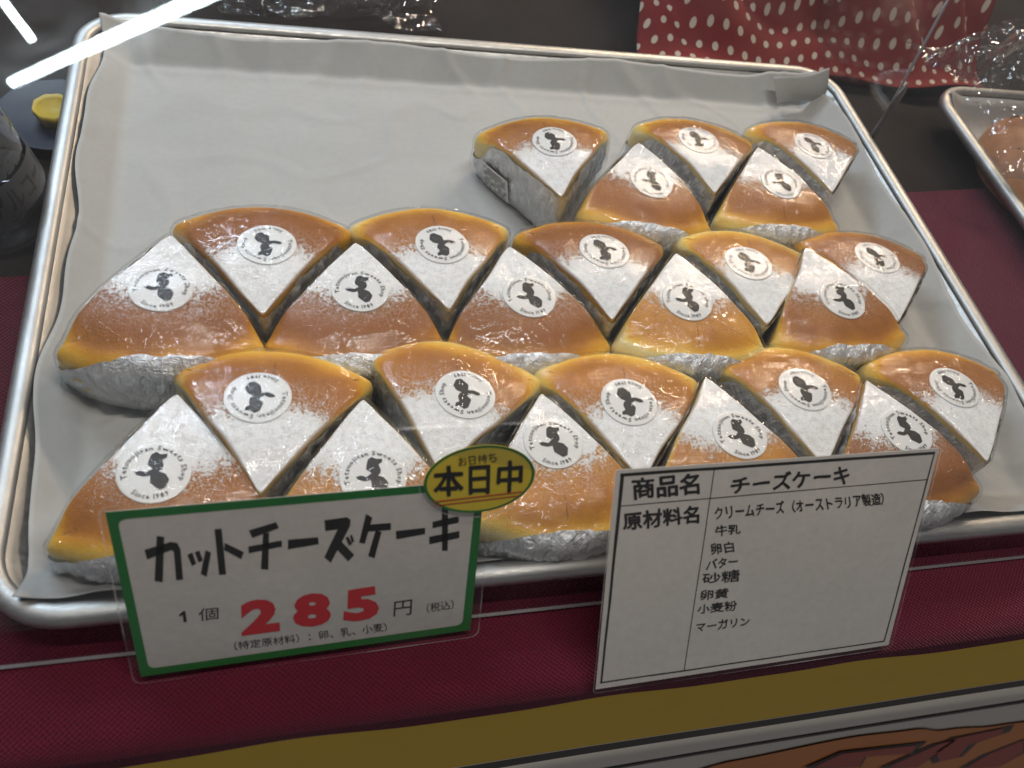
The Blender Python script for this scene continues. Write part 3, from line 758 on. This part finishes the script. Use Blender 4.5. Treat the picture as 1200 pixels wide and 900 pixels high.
def card(name, Lo, rot, tilt):
    e = empty(name, Lo); c, s = math.cos(R_(rot)), math.sin(R_(rot)); ux = Vector((c, s, 0)); bk = Vector((-s, c, 0))
    upv = bk * math.sin(R_(tilt)) + Vector((0, 0, 1)) * math.cos(R_(tilt)); n = ux.cross(upv)
    e.rotation_euler = Matrix((ux, upv, n)).transposed().to_euler(); return e
def poly(name, pts, z, m, parent, hole=None, th=None):
    bm = bmesh.new(); V2 = [bm.verts.new((p[0] * .001, p[1] * .001, z)) for p in pts]
    if hole:
        H = [bm.verts.new((p[0] * .001, p[1] * .001, z)) for p in hole]
        es = [bm.edges.new((a, b)) for l in (V2, H) for a, b in zip(l, l[1:] + l[:1])]; bmesh.ops.triangle_fill(bm, edges=es, use_beauty=True)
    else: bmesh.ops.triangulate(bm, faces=[bm.faces.new(V2)])
    bmesh.ops.recalc_face_normals(bm, faces=bm.faces)
    for f in bm.faces:
        if f.normal.z < 0: f.normal_flip()
    me = bpy.data.meshes.new(name); bm.to_mesh(me); bm.free(); me.materials.append(m)
    o = bpy.data.objects.new(name, me); COL.objects.link(o); o.parent = parent
    if th: solidify(o, th, -1)
    return o
def rq(c, rad, seg=5):
    """quad with rounded corners"""
    out = []; n = len(c)
    for i in range(n):
        p = Vector(c[i]); a = (Vector(c[i - 1]) - p).normalized(); b = (Vector(c[(i + 1) % n]) - p).normalized()
        for k in range(seg + 1):
            t = k / seg; q0 = p + a * rad; q1 = p + b * rad; out.append(tuple(q0 * (1 - t) ** 2 + p * 2 * t * (1 - t) + q1 * t * t))
    return out
def inter(a, d, s, e): return tuple(Vector(a).lerp(Vector(d), s))
c1 = card('price_card', (0.0648, -0.0204, 0.0060), 1.68, 25)
tag(c1, 'laminated price card with green border and red 285, leaning on the case at left', 'price card')
G = [(-1.84, 90.4), (145.9, 89.2), (145.78, 0), (0, 0)]; I = [(1.9, 86.2), (142.4, 85.2), (141.6, 4.2), (3.6, 4.2)]
poly('card_sheet', G, 0, M_CARD, c1, th=.0003)
poly('green_border', G, .0001, M_GREEN, c1, hole=rq(I, 3.5))
for s in STROKES1: poly('title_stroke', s, .00018, M_INK, c1)
c1l = poly('laminate', rq([(-4.4, 93.4), (149.2, 92.6), (150.2, -4.6), (-3.4, -3.8)], 5), .0007, M_LAM, c1)
poly('small_print', [(18.6, 33.4), (20.3, 35.2), (21.2, 35.2), (21.2, 29.0), (20.0, 29.0), (20.0, 33.2), (18.6, 32.4)], .0002, M_INK, c1)
def inset_ring(name, pts, z, w, parent):
    c = Vector((sum(p[0] for p in pts) / len(pts), sum(p[1] for p in pts) / len(pts))); inn = [tuple(Vector(p) + (c - Vector(p)).normalized() * w) for p in pts]
    return poly(name, pts, z, M_LEDGE, parent, hole=inn)
inset_ring('laminate_edge', rq([(-4.4, 93.4), (149.2, 92.6), (150.2, -4.6), (-3.4, -3.8)], 5), .00075, .75, c1)
for t_, *q in TEXT1[1:8]:
    big = t_ in '285'
    quadtext('price_digit' if big else 'small_print', t_, q, .0002, M_RED if big else M_INK, c1, bold=.055 if big else .012)
tp_ = [(61.9, 106.3), (81.8, 111.7), (82.9, 92), (63.2, 90)]; poly('clear_tape', tp_, .0012, M_LAM, c1); inset_ring('tape_edge', tp_, .00125, .5, c1)
ov = empty('oval_tag', (.1432, .0908, .0016)); ov.parent = c1
ov['label'] = 'yellow oval tag with green rim stuck on the card corner'
def ell(rx, ry, n=56, rot=-.02): return [(rx * math.cos(2 * math.pi * k / n) , ry * math.sin(2 * math.pi * k / n) + rx * math.cos(2 * math.pi * k / n) * rot) for k in range(n)]
poly('oval_sheet', ell(24.2, 17.6), 0, M_YEL, ov, th=.0003)
poly('oval_rim', ell(24.2, 17.6), .0001, M_GREEN, ov, hole=ell(22.9, 16.4))
poly('oval_laminate', ell(26.4, 19.8), .0006, M_LAM, ov); inset_ring('laminate_edge', ell(26.4, 19.8), .00065, .5, ov)
cxo, cyo = 143.2, 90.8
for t_, *q in TEXT1[8:]:
    quadtext('oval_writing', t_, [(a - cxo, b - cyo) for a, b in q], .0003, M_INK, ov, bold=.004 if 'お' in t_ else .03, wob=.5)
poly('red_rule', [(-20, -9.0), (19.5, -8.2), (19.5, -8.7), (-20, -9.6)], .0003, M_RED, ov)
poly('red_rule', [(-19, -11.2), (18, -10.2), (18, -10.7), (-19, -11.7)], .0003, M_RED, ov)

c2 = card('ingredients_card', (0.2666, -0.0502, 0.005), .77, 35)
tag(c2, 'laminated handwritten ingredients card with ruled black frame, leaning on the case at right', 'ingredients card')
S2 = [(-1.7, 115.0), (166.9, 113.4), (166.5, -1.2), (.1, -1.0)]
poly('card_sheet', S2, 0, M_CARD, c2, th=.0003)
def line(a, b, w, name='ruled_line', w2=None):
    a, b = Vector(a), Vector(b); d = (b - a).normalized(); n = Vector((-d.y, d.x)); w2 = w2 or w; k = 14; up_, dn = [], []
    for i in range(k + 1):
        p = a.lerp(b, i / k); ww = (w + (w2 - w) * i / k) * (1 + .18 * nz(p.x, p.y, 0, .15)); j = n * .25 * nz(p.x, p.y, 3, .03)
        up_.append(tuple(p + n * ww / 2 + j)); dn.append(tuple(p - n * ww / 2 + j))
    return poly(name, up_ + dn[::-1], .00016, M_INK, c2)
line((.4, 112.6), (164.9, 111.2), 1.5, 'frame_line'); line((164.6, 111.7), (162.9, 1.6), .75, 'frame_line', .75)
line((2.3, 2.6), (163.3, 2.0), .75, 'frame_line'); line((1.5, 113), (2.5, 2.2), 1.7, 'frame_line', .9)
line((2.4, 97.4), (164.0, 96.9), .45); line((45.7, 112), (46.3, 2.6), .45)
for k, (t_, *q) in enumerate(TEXT2):
    quadtext('handwriting', t_, q, .0002, M_INK, c2, bold=(.042, .042, .045)[k] if k < 3 else .026, wob=.65)
poly('laminate', rq([(-2.7, 116), (167.9, 114.4), (168.3, -3), (-1.6, -2.8)], 2.5), .0007, M_LAM, c2)

inset_ring('laminate_edge', rq([(-2.7, 116), (167.9, 114.4), (168.3, -3), (-1.6, -2.8)], 2.5), .00075, .6, c2)
# ------------------------------------------------------------------ things at the edges
def lathe(name, prof, m, parent, seg=32, rib=0):
    vs, fs = [], []
    for r, z_ in prof:
        for k in range(seg):
            a = 2 * math.pi * k / seg; rr = r * (1 + rib * math.cos(a * 9)); vs.append((rr * math.cos(a), rr * math.sin(a), z_))
    for j in range(len(prof) - 1):
        for k in range(seg): fs.append((j * seg + k, j * seg + (k + 1) % seg, (j + 1) * seg + (k + 1) % seg, (j + 1) * seg + k))
    return new(name, vs, fs, m, parent)
M_BOTTLE = clear('bottle_plastic', tint=(.86, .86, .87), rough=.04, wr_scale=25, wr_dist=.004, extra=1.6, ior=1.5)
bt = empty('alcohol_bottle', (-.026, .262, -.005), (R_(-4), R_(-12), R_(28))); tag(bt, 'clear plastic bottle with a handwritten label standing left of the tray', 'bottle')
lathe('bottle_body', [(0, .001), (.024, .001), (.030, .004), (.0315, .010), (.0305, .018), (.0315, .024), (.031, .05), (.0315, .075), (.030, .088), (.024, .098), (.015, .106), (.012, .112), (.012, .120)], M_BOTTLE, bt, 40)
lathe('water', [(0, .003), (.027, .004), (.0292, .012), (.0292, .03), (.0, .03)], clear('bottle_liquid', tint=(.8, .8, .8), rough=.02, wr_dist=0, ior=1.33), bt, 32)
lathe('screw_cap', [(.0, .132), (.012, .132), (.0135, .130), (.0135, .116), (.0128, .114)], simple('cap_plastic', (.5, .5, .5), .3), bt, 32)
def lab_f(u, v):
    a = R_(-100 + 105 * u); return (.0322 * math.cos(a), .0322 * math.sin(a), .026 + .022 * v)
lb = grid('bottle_label', lab_f, 24, 4, simple('bottle_label_paper', (.05, .05, .055), .5), bt)
vs_, fs_, bb = text2d('アルコール', .01)
def lab_t(u, v): a = R_(-95 + 92 * u); return (.0324 * math.cos(a), .0324 * math.sin(a), .030 + .013 * v)
new('label_writing', [lab_t(u, v) for u, v in vs_], fs_, M_INK, lb, smooth=False)
dsh = empty('blue_dish', (-.010, .352, -.005)); tag(dsh, 'small dark blue dish with a yellow fluted cup behind the bottle', 'dish')
lathe('dish', [(.0, .001), (.022, .001), (.034, .006), (.036, .009), (.0345, .009), (.022, .004), (0, .004)], simple('navy_plastic', (.004, .007, .025), .5), dsh)
lathe('yellow_cup', [(0, .010), (.007, .011), (.010, .013), (.012, .015), (.0125, .012), (.010, .004)], simple('yellow_plastic', (.52, .38, .03), .5, nscale=120, namt=.2, bscale=180, bdist=.001), dsh, 48, rib=.03)
# polka dot cloth heaped behind the tray
def m_dots():
    m, nt, out = mat('polka_dot_cotton'); uv = nt.nodes.new('ShaderNodeUVMap'); sx = nt.nodes.new('ShaderNodeSeparateXYZ'); lk(nt, uv.outputs[0], sx.inputs[0])
    u = math_(nt, 'MULTIPLY', sx.outputs[0], 25.); v = math_(nt, 'MULTIPLY', sx.outputs[1], 19.)
    ro = math_(nt, 'FLOOR', v); u2 = math_(nt, 'ADD', u, math_(nt, 'MULTIPLY', math_(nt, 'MODULO', ro, 2.), .5))
    fu = math_(nt, 'SUBTRACT', math_(nt, 'FRACT', u2), .5); fv = math_(nt, 'SUBTRACT', math_(nt, 'FRACT', v), .5)
    d = math_(nt, 'SQRT', math_(nt, 'ADD', math_(nt, 'POWER', fu, 2.), math_(nt, 'POWER', math_(nt, 'MULTIPLY', fv, .9), 2.)))
    k = math_(nt, 'SUBTRACT', 1., mapr(nt, d, .17, .22)); ob = objvec(nt)
    p = nt.nodes.new('ShaderNodeBsdfPrincipled'); p.inputs['Roughness'].default_value = .9
    lk(nt, mixc(nt, k, mixc(nt, noise_(nt, ob, 60, 4), (.13, .006, .006), (.22, .012, .010)), (.50, .42, .34)), p.inputs['Base Color'])
    lk(nt, bump(nt, noise_(nt, ob, 700, 3), .5, .0006), p.inputs['Normal']); lk(nt, p.outputs[0], out.inputs[0]); return m
def pol_f(u, v):
    x = .430 + .365 * u + .03 * v; y = .452 + .005 * math.sin(u * 14) + v * .26
    z = .004 + .055 * ss(0, .45, v) * ss(0, .16, u + .05) + .034 * abs(math.sin(u * 11 + v * 7.5 + 1.4 * math.sin(u * 7))) ** 1.3 * ss(0, .3, v) + .010 * nz(u * 4, v * 4, 0, 1) + .006 * math.sin(u * 37 - v * 13) * v
    return (x, y, max(-.003, z))
pc = grid('polka_dot_cloth', pol_f, 120, 90, m_dots(), uv=True); solidify(pc, .0008, 1)
tag(pc, 'red cloth with white polka dots heaped behind the far right tray corner', 'cloth')
# crumpled clear bags behind the tray
def bag(name, cx, cy, sx_, sy_, h, seed, label, n=60, base=0.):
    def f(u, v):
        a = (u - .5) * 2; b = (v - .5) * 2; rr = min(1, math.sqrt(a * a + b * b) / 1.2)
        p = Vector((a * 1.7 + seed, b * 1.7, seed)); t_ = abs(noise.noise(p)) + .6 * abs(noise.noise(p * 2.3)) + .35 * abs(noise.noise(p * 5.1))
        return (cx + a * sx_ + .008 * noise.noise(p * 2), cy + b * sy_ + .01 * noise.noise(p * 2 + Vector((5, 5, 5))), base + .003 + h * (1 - rr ** 2) * (.35 + 1.1 * t_))
    o = grid(name, f, n, n, M_BAG); o.data.polygons.foreach_set('use_smooth', [False] * len(o.data.polygons)); tag(o, label, 'plastic bag', 'crumpled clear plastic bags'); return o
bag('plastic_bag', .175, .515, .085, .035, .030, 3.1, 'crumpled clear plastic bag lying behind the far left of the tray')
bag('plastic_bag', .79, .375, .10, .09, .075, 8.4, 'crumpled clear plastic bag pulled over the bun in the right hand tray', 80, base=.035)
# bun under the bag in the right tray and its paper
def pap2(u, v):
    x = .7 + .012 + .576 * u; y = -.012 + .010 + .416 * v
    return (x, y, wall_z(x - .7, y + .012) + .0008 + .0007 * nz(x, y, 3, 25))
p2 = grid('baking_paper', pap2, 90, 70, M_PAPER); solidify(p2, .00015, 1); tag(p2, 'white baking paper in the right hand tray, under the bagged bun', 'baking paper')
def bun_f(u, v):
    a = 2 * math.pi * u; e = v * math.pi / 2
    r = 1 + .05 * nz(math.cos(a), math.sin(a), v, 1.5); return (.775 + .060 * r * math.cos(a) * math.cos(e) ** .7, .315 + .075 * r * math.sin(a) * math.cos(e) ** .7, .004 + .040 * math.sin(e) ** .8 * (1 + .1 * nz(u * 6, v * 4, 0, 1)))
bn = grid('sponge_bun', bun_f, 48, 16, simple('bun_crust', (.48, .22, .10), .45, nscale=60, namt=.35, bscale=300, bdist=.0006), close_u=True)
tag(bn, 'brown baked bun in the right hand tray under crumpled film', 'bun')
# dark crate further back on the table
cr = box('dark_box', (.36, .80, .06), (.5, .18, .12), simple('dark_card', (.022, .014, .012), .7, nscale=25, namt=.5), bev=.002)
tag(cr, 'dark box standing far back behind the tray', 'box')

# ------------------------------------------------------------------ fluorescent tubes whose reflection shows in the cover
M_TUBE, nt, out = mat('fluorescent_tube'); em = nt.nodes.new('ShaderNodeEmission'); em.inputs[0].default_value = (.82, .95, 1, 1); em.inputs[1].default_value = 32
lk(nt, em.outputs[0], out.inputs[0])
lamp = empty('tube_lamp', (-.404, 1.0, 1.60)); tag(lamp, 'long fluorescent tube above the stall, seen only as the bright slanting reflection', 'lamp')
tube('tube', [(0, 0, 0), (.428, -.176, -.60), (.535, -.22, -.75)], .011, M_TUBE, lamp, seg=16)
tube('end_cap', [(-.0095, .004, .0133), (0, 0, 0)], .0114, M_METAL, lamp, seg=16)
lamp2 = empty('tube_lamp', (-.205, .735, 1.0)); tag(lamp2, 'second fluorescent tube above the stall, its end reflected at the top left corner', 'lamp')
tube('tube', [(0, 0, 0), (-.05, .075, 0), (-.40, .60, 0)], .0065, M_TUBE, lamp2, seg=16)
